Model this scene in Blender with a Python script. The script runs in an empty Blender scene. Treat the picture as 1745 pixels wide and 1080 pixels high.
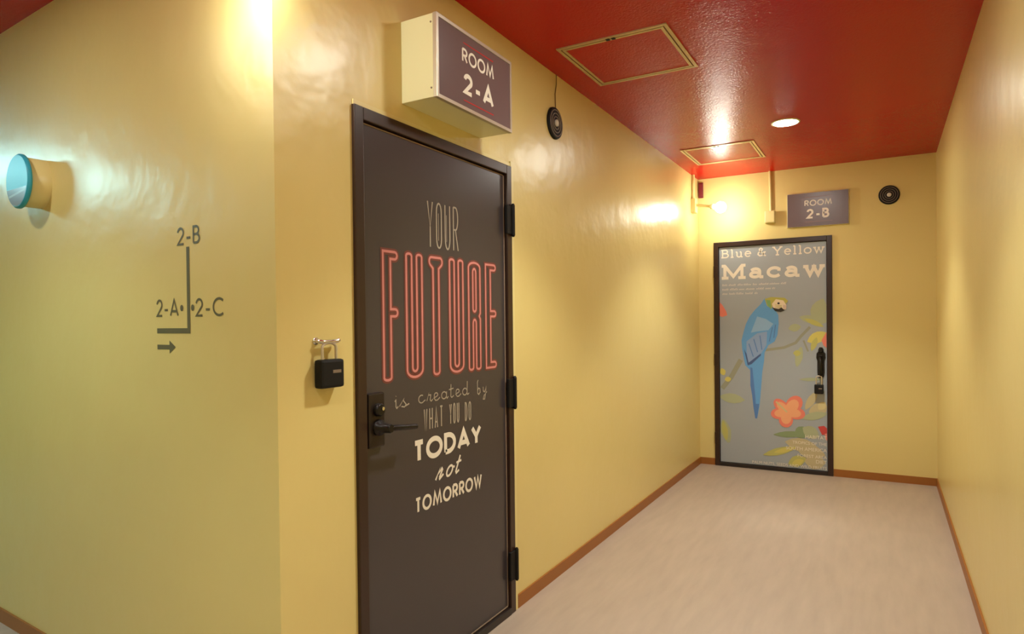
import bpy, math, random
from mathutils import Vector, Matrix
random.seed(7)
SC = bpy.context.scene
COL = SC.collection

# ------------------------------------------------------------------ camera
YAW, PITCH, ROLL = 0.5040, -0.0097, -0.0107
FPX, PPX, PPY = 1097.2204, 30.1759, 18.2461
cd = bpy.data.cameras.new('camera'); cam = bpy.data.objects.new('camera', cd); COL.objects.link(cam)
cd.sensor_fit = 'HORIZONTAL'; cd.sensor_width = 36.0
cd.lens = 36.0 * FPX / 1745.0
cd.shift_x = -PPX / 1745.0; cd.shift_y = PPY / 1745.0
cd.clip_start = 0.05; cd.clip_end = 60
_f = Vector((-math.sin(YAW), math.cos(YAW), 0)); _r = Vector((math.cos(YAW), math.sin(YAW), 0)); _u = Vector((0, 0, 1))
f2 = _f * math.cos(PITCH) + _u * math.sin(PITCH); u2 = _u * math.cos(PITCH) - _f * math.sin(PITCH)
r3 = _r * math.cos(ROLL) + u2 * math.sin(ROLL); u3 = u2 * math.cos(ROLL) - _r * math.sin(ROLL)
mt = Matrix.Identity(4)
for i in range(3):
    mt[i][0] = r3[i]; mt[i][1] = u3[i]; mt[i][2] = -f2[i]
mt.translation = Vector((1.4338, -0.0108, 1.2693))
cam.matrix_world = mt
SC.camera = cam

# ------------------------------------------------------------------ world, exposure, light levels
SC.view_settings.view_transform = 'Standard'; SC.view_settings.look = 'None'
SC.view_settings.gamma = 1.0; SC.view_settings.use_curve_mapping = False
SC.view_settings.exposure = 0.95
wd = bpy.data.worlds.new('world'); SC.world = wd; wd.use_nodes = True
wd.node_tree.nodes['Background'].inputs[0].default_value = (1.0, 0.86, 0.62, 1)
wd.node_tree.nodes['Background'].inputs[1].default_value = 0.0

SPOT_W = 58.0          # each recessed downlight
LENS_L = 122.0           # glow of a downlight's diffuser
BULB_L = 64.0; CORNER_L = 92.0          # bare globe bulbs on wall arms
COOL_L = 32.0          # cool lamp at the far end of the side passage
WARM = (1.0, 1.0, 0.90)
NEUTRAL = (0.58, 1.0, 0.98)
COOL = (0.45, 0.95, 1.0)

def spot(name, x, y, z, power, color, size=88, blend=0.35):
    l = bpy.data.lights.new(name, 'SPOT'); l.energy = power; l.color = color
    l.spot_size = math.radians(size); l.spot_blend = blend; l.shadow_soft_size = 0.085
    o = bpy.data.objects.new(name, l); COL.objects.link(o); o.location = (x, y, z)
    return o
DOWNLIGHTS = [(0.895, 4.315), (0.88, 2.15), (-1.15, 0.28), (0.88, -0.02)]  # last one added out of view above the viewer, brightens the near walls
H = 2.5; D = 5.687; W = 1.777; YC = 1.178; LA = 0.0674
for i, (x, y) in enumerate(DOWNLIGHTS):
    spot('downlight_beam', x, y, H - 0.012, SPOT_W * (1.15, 1.1, 0.50, 0.76)[i], (WARM, WARM, NEUTRAL, WARM)[i], 104, 0.5)

# ------------------------------------------------------------------ helpers
def srgb(r, g, b):
    f = lambda c: (c / 255 / 12.92) if c / 255 <= 0.04045 else ((c / 255 + 0.055) / 1.055) ** 2.4
    return (f(r), f(g), f(b), 1)

def mat(name, col, rough=0.5, metal=0.0, noise=0.0, nscale=6.0, bump=0.0, bscale=40.0, spec=0.5, bump2=0.0, bscale2=200.0, stretch=None, emit=None, coat=0.0):
    m = bpy.data.materials.new(name); m.use_nodes = True
    nt = m.node_tree; n = nt.nodes; L = nt.links; b = n['Principled BSDF']
    b.inputs['Roughness'].default_value = rough; b.inputs['Metallic'].default_value = metal
    b.inputs['Base Color'].default_value = col
    b.inputs['Specular IOR Level'].default_value = spec
    b.inputs['Coat Weight'].default_value = coat
    if emit:
        b.inputs['Emission Color'].default_value = (*emit[0], 1); b.inputs['Emission Strength'].default_value = emit[1]
    tc = n.new('ShaderNodeTexCoord'); mp = n.new('ShaderNodeMapping'); L.new(tc.outputs['Object'], mp.inputs[0])
    if stretch: mp.inputs['Scale'].default_value = stretch
    if noise:
        t = n.new('ShaderNodeTexNoise'); t.inputs['Scale'].default_value = nscale; t.inputs['Detail'].default_value = 4
        L.new(mp.outputs[0], t.inputs[0])
        mx = n.new('ShaderNodeMix'); mx.data_type = 'RGBA'
        mx.inputs[6].default_value = tuple(max(0, c * (1 - noise)) for c in col[:3]) + (1,)
        mx.inputs[7].default_value = tuple(min(1, c * (1 + noise)) for c in col[:3]) + (1,)
        L.new(t.outputs[0], mx.inputs[0]); L.new(mx.outputs[2], b.inputs['Base Color'])
    prev = None
    for (st, sc, dist) in ((bump, bscale, 0.05), (bump2, bscale2, 0.004)):
        if st:
            t = n.new('ShaderNodeTexNoise'); t.inputs['Scale'].default_value = sc; t.inputs['Detail'].default_value = 3
            L.new(mp.outputs[0], t.inputs[0])
            bp = n.new('ShaderNodeBump'); bp.inputs['Strength'].default_value = st; bp.inputs['Distance'].default_value = dist
            L.new(t.outputs[0], bp.inputs['Height'])
            if prev: L.new(prev.outputs[0], bp.inputs['Normal'])
            prev = bp
    if prev: L.new(prev.outputs[0], b.inputs['Normal'])
    return m

class MB:
    """collects polygons, then links them as ONE mesh object"""
    def __init__(s): s.v = []; s.f = []; s.mi = []; s.sm = []
    def poly(s, pts, m=0, smooth=False):
        k = len(s.v); s.v += [tuple(p) for p in pts]; s.f.append(tuple(range(k, k + len(pts)))); s.mi.append(m); s.sm.append(smooth)
    def mesh(s, vs, fs, m=0, smooth=False):
        k = len(s.v); s.v += [tuple(p) for p in vs]
        for f in fs: s.f.append(tuple(i + k for i in f)); s.mi.append(m); s.sm.append(smooth)
    def box(s, x0, x1, y0, y1, z0, z1, m=0, bev=0.0, xf=None):
        if bev <= 0:
            vs = [(x, y, z) for x in (x0, x1) for y in (y0, y1) for z in (z0, z1)]
            fs = [(0, 1, 3, 2), (4, 6, 7, 5), (0, 4, 5, 1), (2, 3, 7, 6), (0, 2, 6, 4), (1, 5, 7, 3)]
        else:
            import bmesh
            bm = bmesh.new(); bmesh.ops.create_cube(bm, size=1)
            for v in bm.verts: v.co = ((x0 + x1) / 2 + v.co.x * (x1 - x0), (y0 + y1) / 2 + v.co.y * (y1 - y0), (z0 + z1) / 2 + v.co.z * (z1 - z0))
            bmesh.ops.bevel(bm, geom=bm.edges[:], offset=bev, segments=2, profile=0.6, affect='EDGES')
            bm.verts.index_update(); vs = [v.co[:] for v in bm.verts]; fs = [[v.index for v in f.verts] for f in bm.faces]; bm.free()
        if xf: vs = [xf @ Vector(v) for v in vs]
        s.mesh(vs, fs, m)
    def lathe(s, prof, o, ax, n=32, m=0, smooth=True, cap=True):
        """prof: list of (radius, height along ax)"""
        ax = Vector(ax).normalized(); a = ax.orthogonal().normalized(); b = ax.cross(a); o = Vector(o)
        vs = []; fs = []
        for (r, h) in prof:
            for i in range(n):
                t = 2 * math.pi * i / n; vs.append(o + ax * h + (a * math.cos(t) + b * math.sin(t)) * r)
        for j in range(len(prof) - 1):
            for i in range(n): fs.append((j * n + i, j * n + (i + 1) % n, (j + 1) * n + (i + 1) % n, (j + 1) * n + i))
        s.mesh(vs, fs, m, smooth)
        if cap:
            s.mesh(vs[:n][::-1], [tuple(range(n))], m); s.mesh(vs[-n:], [tuple(range(n))], m)
    def tube(s, pts, r, n=12, m=0):
        pts = [Vector(p) for p in pts]; vs = []; fs = []
        t0 = (pts[1] - pts[0]).normalized(); a = t0.orthogonal().normalized()
        for i, p in enumerate(pts):
            t = (pts[min(i + 1, len(pts) - 1)] - pts[max(i - 1, 0)]).normalized()
            a = (a - t * a.dot(t)).normalized(); b = t.cross(a)
            for k in range(n):
                w = 2 * math.pi * k / n; vs.append(p + (a * math.cos(w) + b * math.sin(w)) * r)
        for j in range(len(pts) - 1):
            for i in range(n): fs.append((j * n + i, j * n + (i + 1) % n, (j + 1) * n + (i + 1) % n, (j + 1) * n + i))
        fs2 = [tuple(range(n))[::-1], tuple(range((len(pts) - 1) * n, len(pts) * n))]
        s.mesh(vs, fs, m, True); s.mesh([vs[i] for i in fs2[0]], [tuple(range(n))], m); s.mesh([vs[i] for i in fs2[1]], [tuple(range(n))], m)
    def build(s, name, mats, parent=None, origin=None):
        o0 = Vector(origin) if origin else Vector((0, 0, 0))
        me = bpy.data.meshes.new(name); me.from_pydata([Vector(v) - o0 for v in s.v], [], s.f)
        for m in (mats if isinstance(mats, (list, tuple)) else [mats]): me.materials.append(m)
        for p, mi, sm in zip(me.polygons, s.mi, s.sm): p.material_index = mi; p.use_smooth = sm
        me.update()
        o = bpy.data.objects.new(name, me); COL.objects.link(o); o.location = o0
        if parent is not None:
            o.parent = parent; pw = Vector((0, 0, 0)); q = parent
            while q is not None: pw = pw + q.location; q = q.parent
            o.location = o0 - pw
        return o

def thing(name, label, cat, loc, group=None, kind=None):
    o = bpy.data.objects.new(name, None); COL.objects.link(o); o.location = loc; o.empty_display_size = 0.05
    return tag(o, label, cat, group, kind)
def tag(o, label=None, cat=None, group=None, kind=None):
    if label: o['label'] = label
    if cat: o['category'] = cat
    if group: o['group'] = group
    if kind: o['kind'] = kind
    return o

# a flat drawing frame on a wall: u to the viewer's right, v up, n out of the wall
class Face:
    def __init__(s, o, u, n): s.o = Vector(o); s.u = Vector(u); s.n = Vector(n); s.w = Vector((0, 0, 1))
    def __call__(s, u, v, h=0.0): return s.o + s.u * u + s.w * v + s.n * h
F_LEFT = Face((0, 0, 0), (0, 1, 0), (1, 0, 0))            # door wall: u = y
F_BACK = Face((0, D, 0), (1, 0, 0), (0, -1, 0))           # end wall: u = x
WT = Vector((-math.cos(LA), math.sin(LA), 0)); WN = Vector((-math.sin(LA), -math.cos(LA), 0))
F_SIDE = Face((0, YC, 0), -WT, WN)                        # side passage wall: u = -s

def ribbon(mb, face, pts, w, h, closed=False, m=0):
    P = []
    for p in pts:
        if not P or (abs(p[0] - P[-1][0]) + abs(p[1] - P[-1][1])) > 1e-6: P.append(p)
    if closed and len(P) > 2 and abs(P[0][0] - P[-1][0]) + abs(P[0][1] - P[-1][1]) < 1e-6: P.pop()
    n = len(P); Ls = []; Rs = []
    if n < 2: return
    for i in range(n):
        a = P[i - 1] if (i > 0 or closed) else None; c = P[(i + 1) % n] if (i < n - 1 or closed) else None
        d = []
        for (s, e) in ((a, P[i]), (P[i], c)):
            if s is None or e is None: continue
            l = math.hypot(e[0] - s[0], e[1] - s[1]); d.append(((e[0] - s[0]) / l, (e[1] - s[1]) / l))
        if len(d) == 1: nx, ny = -d[0][1], d[0][0]; k = 1
        else:
            nx, ny = -(d[0][1] + d[1][1]), d[0][0] + d[1][0]; l = math.hypot(nx, ny)
            if l < 1e-4: nx, ny, k = -d[0][1], d[0][0], 1
            else:
                nx /= l; ny /= l; k = min(2.2, 1 / max(0.05, nx * -d[0][1] + ny * d[0][0]))
        Ls.append((P[i][0] + nx * w / 2 * k, P[i][1] + ny * w / 2 * k)); Rs.append((P[i][0] - nx * w / 2 * k, P[i][1] - ny * w / 2 * k))
    vs = [face(*p, h) for p in Ls] + [face(*p, h) for p in Rs]
    fs = [(i, i + n, (i + 1) % n + n, (i + 1) % n) for i in range(n if closed else n - 1)]
    mb.mesh(vs, fs, m)

def arc(cx, cy, rx, ry, a0, a1, n=14):
    return [(cx + rx * math.cos(math.radians(a0 + (a1 - a0) * i / n)), cy + ry * math.sin(math.radians(a0 + (a1 - a0) * i / n))) for i in range(n + 1)]

# single-stroke alphabet: glyph = (width, [strokes]); a stroke that starts with 'c' is closed
G = {
 'R': (.58, [[(0, 0), (0, 1)], [(0, 1), (.28, 1)] + arc(.28, .74, .28, .26, 90, -90) + [(0, .48)], [(.25, .48), (.58, 0)]]),
 'O': (.96, ['c', arc(.48, .5, .48, .5, 0, 360, 28)]),
 'M': (1.0, [[(0, 0), (.17, 1), (.5, .12), (.83, 1), (1, 0)]]),
 '2': (.56, [arc(.27, .71, .27, .29, 172, -32) + [(0, 0), (.56, 0)]]),
 '-': (.36, [[(0, .36), (.36, .36)]]),
 '.': (.05, ['c', arc(.025, .45, .05, .06, 0, 360, 8)]),
 'A': (.8, [[(0, 0), (.4, 1), (.8, 0)], [(.14, .28), (.66, .28)]]),
 'B': (.54, [[(0, 0), (0, 1), (.24, 1)] + arc(.24, .76, .24, .24, 90, -90) + [(0, .52)], [(.24, .52)] + arc(.26, .26, .28, .26, 90, -90) + [(0, 0)]]),
 'C': (.82, [arc(.5, .5, .5, .5, 48, 312, 22)]),
 'T': (.52, [[(0, 1), (.52, 1)], [(.26, 1), (.26, 0)]]),
 'D': (.68, [[(0, 0), (0, 1), (.2, 1)] + arc(.2, .5, .48, .5, 90, -90) + [(0, 0)]]),
 'Y': (.66, [[(0, 1), (.33, .45), (.66, 1)], [(.33, .45), (.33, 0)]]),
 'W': (1.05, [[(0, 1), (.26, 0), (.525, .92), (.79, 0), (1.05, 1)]]),
 'U': (.5, [[(0, 1), (0, .25)] + arc(.25, .25, .25, .25, 180, 360) + [(.5, 1)]]),
 'H': (.5, [[(0, 0), (0, 1)], [(.5, 0), (.5, 1)], [(0, .5), (.5, .5)]]),
 # condensed capitals
 'o': (.5, ['c', [(.5, .8), *arc(.25, .8, .25, .2, 0, 180, 8), (0, .2), *arc(.25, .2, .25, .2, 180, 360, 8)]]),
 # brush script
 'si': (.12, [[(0, .42), (.05, .5), (.05, .1), (.09, 0), (.16, .1)], [(.05, .72), (.06, .76)]]),
 'ss': (.34, [[(-.05, .08), (.16, .52), (.12, .42), (.26, .14), (.18, .0), (.04, .06)], [(.22, .04), (.4, .16)]]),
 'sc': (.36, [arc(.17, .26, .17, .26, 60, 320, 10) + [(.4, .16)]]),
 'sr': (.3, [[(0, .06), (.12, .56), (.1, .44), (.24, .44), (.2, .1), (.26, .0), (.36, .12)]]),
 'se': (.36, [[(-.02, .16), (.22, .3)] + arc(.14, .36, .11, .16, 0, 180, 6) + [(.03, .16), (.1, .0), (.22, .0), (.38, .16)]]),
 'sa': (.4, ['c', arc(.16, .25, .16, .25, 0, 360, 12), [(.33, .5), (.31, .1), (.36, 0), (.44, .12)]]),
 'st': (.28, [[(.1, .95), (.08, .1), (.14, 0), (.28, .12)], [(-.04, .58), (.26, .64)]]),
 'sd': (.42, ['c', arc(.16, .25, .16, .25, 0, 360, 12), [(.34, 1.0), (.31, .1), (.36, 0), (.46, .1)]]),
 'sb': (.4, [[(.1, 1.05), (.02, .9), (.04, .1), (.14, 0), (.28, .14), (.26, .4), (.12, .46), (.05, .3)]]),
 'sy': (.4, [[(.02, .5), (.04, .2), (.14, .1), (.28, .3), (.32, .5), (.28, 0), (.16, -.42), (.02, -.4), (.1, -.16), (.4, .1)]]),
 'sn': (.46, [[(0, 0), (.08, .55), (.06, .3), (.2, .54), (.26, .46), (.2, .06)], [(.2, .06), (.24, .0), (.4, .2)]]),
 'so': (.4, ['c', arc(.17, .26, .17, .27, 0, 360, 14), [(.3, .42), (.44, .4)]]),
 # slab serif
 'zB': (.66, [[(.1, 0), (.1, 1)], [(-.02, 1), (.34, 1)] + arc(.36, .77, .2, .23, 90, -90, 10) + [(.1, .54)], [(.34, .54)] + arc(.38, .27, .25, .27, 90, -90, 10) + [(-.02, 0)]]),
 'zl': (.26, [[(.13, 0), (.13, 1.04)], [(0, 0), (.26, 0)], [(0, 1.02), (.13, 1.02)]]),
 'zu': (.66, [[(.12, .66), (.12, .2)] + arc(.31, .22, .19, .22, 190, 330, 8) + [(.5, .2)], [(.5, .66), (.5, 0)], [(0, .66), (.12, .66)], [(.38, .66), (.5, .66)], [(.5, 0), (.64, 0)]]),
 'ze': (.54, [[(.02, .36), (.5, .36)] + arc(.26, .34, .25, .34, 4, 318, 18)]),
 'z&': (.78, [[(.7, 0), (.2, .68), (.18, .86), (.32, 1.0), (.46, .86), (.4, .68), (.1, .4), (.06, .18), (.22, 0), (.42, .04), (.62, .34), (.66, .46)], [(.54, .47), (.76, .47)], [(.6, 0), (.78, 0)]]),
 'zY': (.86, [[(.1, 1), (.43, .46), (.76, 1)], [(.43, .46), (.43, 0)], [(.28, 0), (.58, 0)], [(-.02, 1), (.24, 1)], [(.62, 1), (.88, 1)]]),
 'zo': (.58, ['c', arc(.29, .34, .28, .34, 0, 360, 22)]),
 'zw': (.88, [[(.08, .66), (.26, 0), (.44, .6), (.62, 0), (.8, .66)], [(-.04, .66), (.2, .66)], [(.34, .64), (.54, .64)], [(.68, .66), (.92, .66)]]),
 'zM': (1.16, [[(.16, 0), (.16, 1)], [(.16, 1), (.58, .12), (1.0, 1)], [(1.0, 1), (1.0, 0)], [(0, 0), (.34, 0)], [(.82, 0), (1.18, 0)], [(0, 1), (.2, 1)], [(.96, 1), (1.18, 1)]]),
 'za': (.66, [[(.08, .54)] + arc(.29, .46, .2, .2, 130, 0, 8) + [(.49, .06), (.53, 0), (.66, 0)], ['c'] and arc(.26, .19, .2, .19, 0, 360, 16)]),
 'zc': (.6, [arc(.32, .34, .29, .34, 42, 322, 18), [(.53, .42), (.53, .66)]]),
}
def glyph(mb, face, key, u0, u1, v0, v1, w, h, shear=0.0, m=0):
    """fit one glyph's cell to the box, stroke edges included"""
    gw, st = G[key]; closed = False
    a0, a1, b0, b1 = u0 + w / 2, u1 - w / 2, v0 + w / 2, v1 - w / 2
    for s in st:
        if s == 'c': closed = True; continue
        pts = [(a0 + p[0] / gw * (a1 - a0) + shear * p[1] * (v1 - v0), b0 + p[1] * (b1 - b0)) for p in s]
        ribbon(mb, face, pts, w, h, closed, m); closed = False; h += 0.00012
def word(mb, face, keys, u0, u1, v0, v1, w, h, gap=0.14, shear=0.0, m=0, space=0.35):
    """lay the glyphs out over u0..u1 at cap height v0..v1"""
    tot = sum(space if k == ' ' else G[k][0] for k in keys) + gap * (len(keys) - 1)
    # glyph cells get the stroke width added
    nG = sum(1 for k in keys if k != ' '); sc = (u1 - u0 - nG * w) / tot; u = u0; j = 0
    for k in keys:
        if k == ' ': u += (space + gap) * sc; continue
        gw = G[k][0] * sc + w
        glyph(mb, face, k, u, u + gw, v0, v1, w, h + .00005 * (j % 2), shear, m); u += gw + gap * sc; j += 1

def plain_text(name, txt, face, u_right, v, size, m, parent, h, align='RIGHT'):
    """small printed line in the built-in face, as a mesh"""
    c = bpy.data.curves.new(name, 'FONT'); c.body = txt; c.size = size; c.align_x = align; c.resolution_u = 3
    o = bpy.data.objects.new(name, c); COL.objects.link(o)
    dg = bpy.context.evaluated_depsgraph_get(); me = bpy.data.meshes.new_from_object(o.evaluated_get(dg))
    bpy.data.objects.remove(o)
    mb = MB(); mb.mesh([face(u_right + p.co.x, v + p.co.y, h) for p in me.vertices], [tuple(f.vertices) for f in me.polygons])
    return mb

# ------------------------------------------------------------------ materials
M = {}
YEL = srgb(218, 199, 131)
M['wall'] = mat('yellow_gloss_paint', YEL, rough=0.31, noise=0.05, nscale=1.6, bump=0.11, bscale=5.0, bump2=0.10, bscale2=30)
M['wall_matte'] = mat('yellow_matte_paint', YEL, rough=0.6, spec=0.3, noise=0.05, nscale=1.6, bump=0.08, bscale=5)
M['paint'] = mat('yellow_paint_on_fittings', srgb(222, 207, 144), rough=0.35)
M['ceiling'] = mat('red_gloss_paint', srgb(174, 10, 5), rough=0.24, spec=0.17, noise=0.06, nscale=2.0, bump=0.10, bscale=3.0, bump2=0.55, bscale2=95)
M['floor'] = mat('pale_vinyl', srgb(172, 155, 138), rough=0.5, noise=0.16, nscale=3.0, stretch=(7, 1.1, 1), bump=0.02, bscale=30)
M['brown'] = mat('brown_vinyl_skirting', srgb(150, 92, 34), rough=0.45)
M['frame'] = mat('dark_brown_steel', srgb(48, 29, 21), rough=0.35, noise=0.15, nscale=4)
M['sill'] = mat('near_black_steel', srgb(34, 25, 22), rough=0.4)
M['black'] = mat('black_plastic', srgb(13, 12, 12), rough=0.6, spec=0.3)
M['black_metal'] = mat('black_metal', srgb(26, 22, 19), rough=0.35, metal=0.4)
M['bronze'] = mat('dark_bronze', srgb(40, 30, 25), rough=0.4, metal=0.3)
M['leaf_a'] = mat('charcoal_door_film', srgb(60, 54, 58), rough=0.28, spec=0.6, noise=0.05, nscale=2, bump=0.02, bscale=3)
M['leaf_b'] = mat('grey_green_door_film', srgb(158, 165, 172), rough=0.33, noise=0.05, nscale=2)
M['edge'] = mat('pale_edge', srgb(150, 130, 112), rough=0.4)  # paler strip along the leaf's edges
M['cream_print'] = mat('cream_print', srgb(230, 222, 206), rough=0.4)
M['dim_print'] = mat('faded_cream_print', srgb(160, 150, 134), rough=0.4)
M['pink'] = mat('pink_print', srgb(200, 126, 120), rough=0.4)
M['halo'] = mat('dull_red_print', srgb(112, 58, 52), rough=0.4)
M['grey_print'] = mat('grey_wall_print', srgb(98, 92, 72), rough=0.3)
M['sign_face'] = mat('grey_purple_panel', srgb(104, 84, 84), rough=0.3, noise=0.04, nscale=3)
M['red_line'] = mat('red_print', srgb(178, 40, 38), rough=0.4)
M['dim_line'] = mat('dull_pink_print', srgb(140, 106, 100), rough=0.4)
M['alu'] = mat('dull_aluminium', srgb(205, 196, 178), rough=0.35, metal=0.6)
M['cream'] = mat('cream_paint', srgb(224, 222, 176), rough=0.3)
M['chrome'] = mat('chrome', srgb(215, 212, 208), rough=0.15, metal=1.0)
M['hatch_trim'] = mat('old_brass_trim', srgb(196, 172, 124), rough=0.35, metal=0.5)
M['gap'] = mat('shadow_gap', srgb(92, 62, 40), rough=0.7)
M['grey_dot'] = mat('grey_metal_dot', srgb(200, 194, 180), rough=0.4)
M['ring'] = mat('dark_grey_rings', srgb(126, 110, 94), rough=0.4)
M['disc_blue'] = mat('blue_reflection_cover', srgb(52, 160, 190), rough=0.38, spec=0.3)  # cyan reflection on the disc put into its base colour
M['disc_grey'] = mat('grey_reflection', srgb(118, 122, 134), rough=0.22)  # lower, greyer part of the disc's painted reflection
M['disc_pale'] = mat('pale_reflection', srgb(160, 176, 186), rough=0.22)  # streak of the same reflection, painted across the grey
M['red_plastic'] = mat('dull_red_plastic', srgb(112, 34, 44), rough=0.4)
M['bulb'] = mat('lit_bulb_glass', (1, .95, .85, 1), rough=0.3, emit=((1.0, 0.97, 0.84), BULB_L))
M['corner_bulb'] = mat('lit_corner_bulb_glass', (1, .95, .85, 1), rough=0.3, emit=((1.0, 0.98, 0.86), CORNER_L))
M['lens'] = mat('lit_diffuser', (1, .97, .9, 1), rough=0.4, emit=((1.0, 0.99, 0.90), LENS_L))
M['cool_lens'] = mat('lit_cool_diffuser', (.9, 1, 1, 1), rough=0.4, emit=(COOL, COOL_L))
M['wire'] = mat('grey_wire', srgb(120, 96, 56), rough=0.5)

# ------------------------------------------------------------------ the setting
def struct(name, mb, m, label, cat, origin=None):
    return tag(mb.build(name, m, None, origin), label, cat, None, 'structure')
X0, Y0 = -6.2, -1.15
T = 0.12
def P3(s, z, h=0.0): return F_SIDE(-s, z, h)
SL = 6.3
e = P3(SL, 0)
mb = MB()
foot = [(X0, Y0 - T), (W + T, Y0 - T), (W + T, D + T), (-T, D + T), (-T, YC + .3), (X0, YC + .6)]
n = len(foot)
mb.poly([(x, y, 0) for x, y in foot]); mb.poly([(x, y, -0.1) for x, y in foot][::-1])
for i in range(n):
    a, b = foot[i], foot[(i + 1) % n]; mb.poly([(*a, -0.1), (*b, -0.1), (*b, 0), (*a, 0)])
struct('floor', mb, M['floor'], 'pale pinkish beige vinyl floor running to the far door', 'floor')
mb = MB()
mb.poly([(x, y, H) for x, y in foot][::-1]); mb.poly([(x, y, H + .1) for x, y in foot])
for i in range(n):
    a, b = foot[i], foot[(i + 1) % n]; mb.poly([(*a, H), (*b, H), (*b, H + .1), (*a, H + .1)])
struct('ceiling', mb, M['ceiling'], 'glossy red painted ceiling of the corridor', 'ceiling')

DA0, DA1, DAH = 1.468, 2.418, 1.945      # door 2-A opening
DB0, DB1, DBH = 0.133, 1.067, 1.935      # door 2-B opening
def wall_with_door(face, u0, u1, d0, d1, dh, slant=0.0):
    mb = MB()
    for (a, b, c, d) in ((u0, d0, 0, H), (d1, u1, 0, H), (d0, d1, dh, H)):
        vs = [face(u + (slant if u == u0 and h < 0 else 0), v, h) for u in (a, b) for v in (c, d) for h in (0, -T)]
        mb.mesh(vs, [(0, 2, 3, 1), (4, 5, 7, 6), (0, 1, 5, 4), (2, 6, 7, 3), (0, 4, 6, 2), (1, 3, 7, 5)])
    vs = [face(u, v, h) for u in (d0, d1) for v in (0, dh) for h in (-T + .03, -T)]   # closed behind the door
    mb.mesh(vs, [(0, 2, 3, 1), (4, 5, 7, 6), (0, 1, 5, 4), (2, 6, 7, 3), (0, 4, 6, 2), (1, 3, 7, 5)])
    return mb
struct('wall_left', wall_with_door(F_LEFT, YC, D, DA0, DA1, DAH, T * math.tan(LA) + .004), M['wall'], 'yellow gloss wall holding the dark lettered door', 'wall')
struct('wall_back', wall_with_door(F_BACK, -T, W + T, DB0, DB1, DBH), M['wall_matte'], 'yellow end wall of the corridor holding the parrot door', 'wall')
mb = MB(); mb.box(W, W + T, Y0, D, 0, H); struct('wall_right', mb, M['wall'], 'plain yellow gloss wall along the right side', 'wall')
mb = MB()
vs = [P3(s, z, h) for s in (0, SL) for z in (0, H) for h in (0, -T)]
vs[1] = (-T, YC + .12, 0); vs[3] = (-T, YC + .12, H); vs = [Vector(v) for v in vs]
mb.mesh(vs, [(0, 1, 3, 2), (4, 6, 7, 5), (0, 4, 5, 1), (2, 3, 7, 6), (0, 2, 6, 4), (1, 5, 7, 3)])
struct('wall_corner', mb, M['wall'], 'yellow wall of the side passage with the painted route marks', 'wall')
mb = MB(); mb.box(X0, W + T, Y0 - T, Y0, 0, H); struct('wall_rear', mb, M['wall'], 'yellow wall behind the viewer', 'wall')
mb = MB(); mb.box(X0 - T, X0 + .01, Y0 - T, YC + .65, 0, H); struct('wall_end', mb, M['wall'], 'yellow wall closing the side passage', 'wall')

BH, BT = 0.058, 0.008
mb = MB(); mb.box(0, BT, DA1 + .026, D, 0, BH); struct('baseboard_left', mb, M['brown'], 'brown skirting under the left wall beyond the dark door', 'baseboard')
mb = MB(); mb.box(0, BT, YC, DA0 - .004, 0, BH); struct('baseboard_corner', mb, M['brown'], 'short brown skirting between the wall corner and the dark door', 'baseboard')
mb = MB(); mb.box(BT, DB0 - .002, D - BT, D, 0, BH); struct('baseboard_back', mb, M['brown'], 'short brown skirting left of the parrot door', 'baseboard')
mb = MB(); mb.box(DB1 + .002, W - BT, D - BT, D, 0, BH); struct('baseboard_end', mb, M['brown'], 'brown skirting right of the parrot door', 'baseboard')
mb = MB(); mb.box(W - BT, W, Y0, D, 0, BH); struct('baseboard_right', mb, M['brown'], 'brown skirting along the right wall', 'baseboard')
mb = MB(); vs = [P3(s, z, h) for s in (0, SL) for z in (0, BH) for h in (0, BT)]
mb.mesh(vs, [(0, 1, 3, 2), (4, 6, 7, 5), (0, 4, 5, 1), (2, 3, 7, 6), (0, 2, 6, 4), (1, 5, 7, 3)])
struct('baseboard_side', mb, M['brown'], 'dark brown skirting under the route mark wall', 'baseboard')
# painted casing round the right and top edge of the dark door
mb = MB(); mb.box(0, .007, DA1, DA1 + .024, 0.0, DAH + .024); mb.box(0, .004, DA0 + .004, DA1, DAH, DAH + .016)
struct('trim_1', mb, M['paint'], 'narrow yellow painted casing round the dark door frame', 'trim')

# ------------------------------------------------------------------ door to room 2-A
def fbox(mb, face, u0, u1, v0, v1, h0, h1, bev=0.0, m=0):
    t = MB(); t.box(u0, u1, h0, h1, v0, v1, 0, bev)
    mb.mesh([face(p[0], p[2], p[1]) for p in t.v], t.f, m)
dA = thing('door_1', 'dark brown door with pink neon style FUTURE lettering', 'door', (0, (DA0 + DA1) / 2, 0), None, 'structure')
FW = 0.040
mb = MB()
fbox(mb, F_LEFT, DA0, DA0 + FW, 0, DAH, -.08, .012, .003); fbox(mb, F_LEFT, DA1 - FW, DA1, 0, DAH, -.08, .012, .003)
fbox(mb, F_LEFT, DA0 + FW, DA1 - FW, DAH - FW, DAH, -.08, .012, .003)
mb.build('door_frame', M['frame'], dA)
mb = MB(); fbox(mb, F_LEFT, DA0 + FW, DA1 - FW, 0, .03, -.08, .014, .003); tag(mb.build('threshold', M['sill'], dA), 'nearly black threshold strip')
l0, l1, lb, lt, LH = DA0 + FW + .004, DA1 - FW - .004, .034, DAH - FW - .004, -.004
mb = MB(); fbox(mb, F_LEFT, l0, l1, lb, lt, -.045, LH, .002)
leafA = mb.build('door_leaf', M['leaf_a'], dA)
mb = MB()
for (a, b, c, d) in ((l0, l1, lt - .004, lt), (l1 - .004, l1, lb, lt), (l0, l1, lb, lb + .004), (l0, l0 + .003, lb, lt)):
    fbox(mb, F_LEFT, a, b, c, d, LH - .004, LH + .0025)
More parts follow.
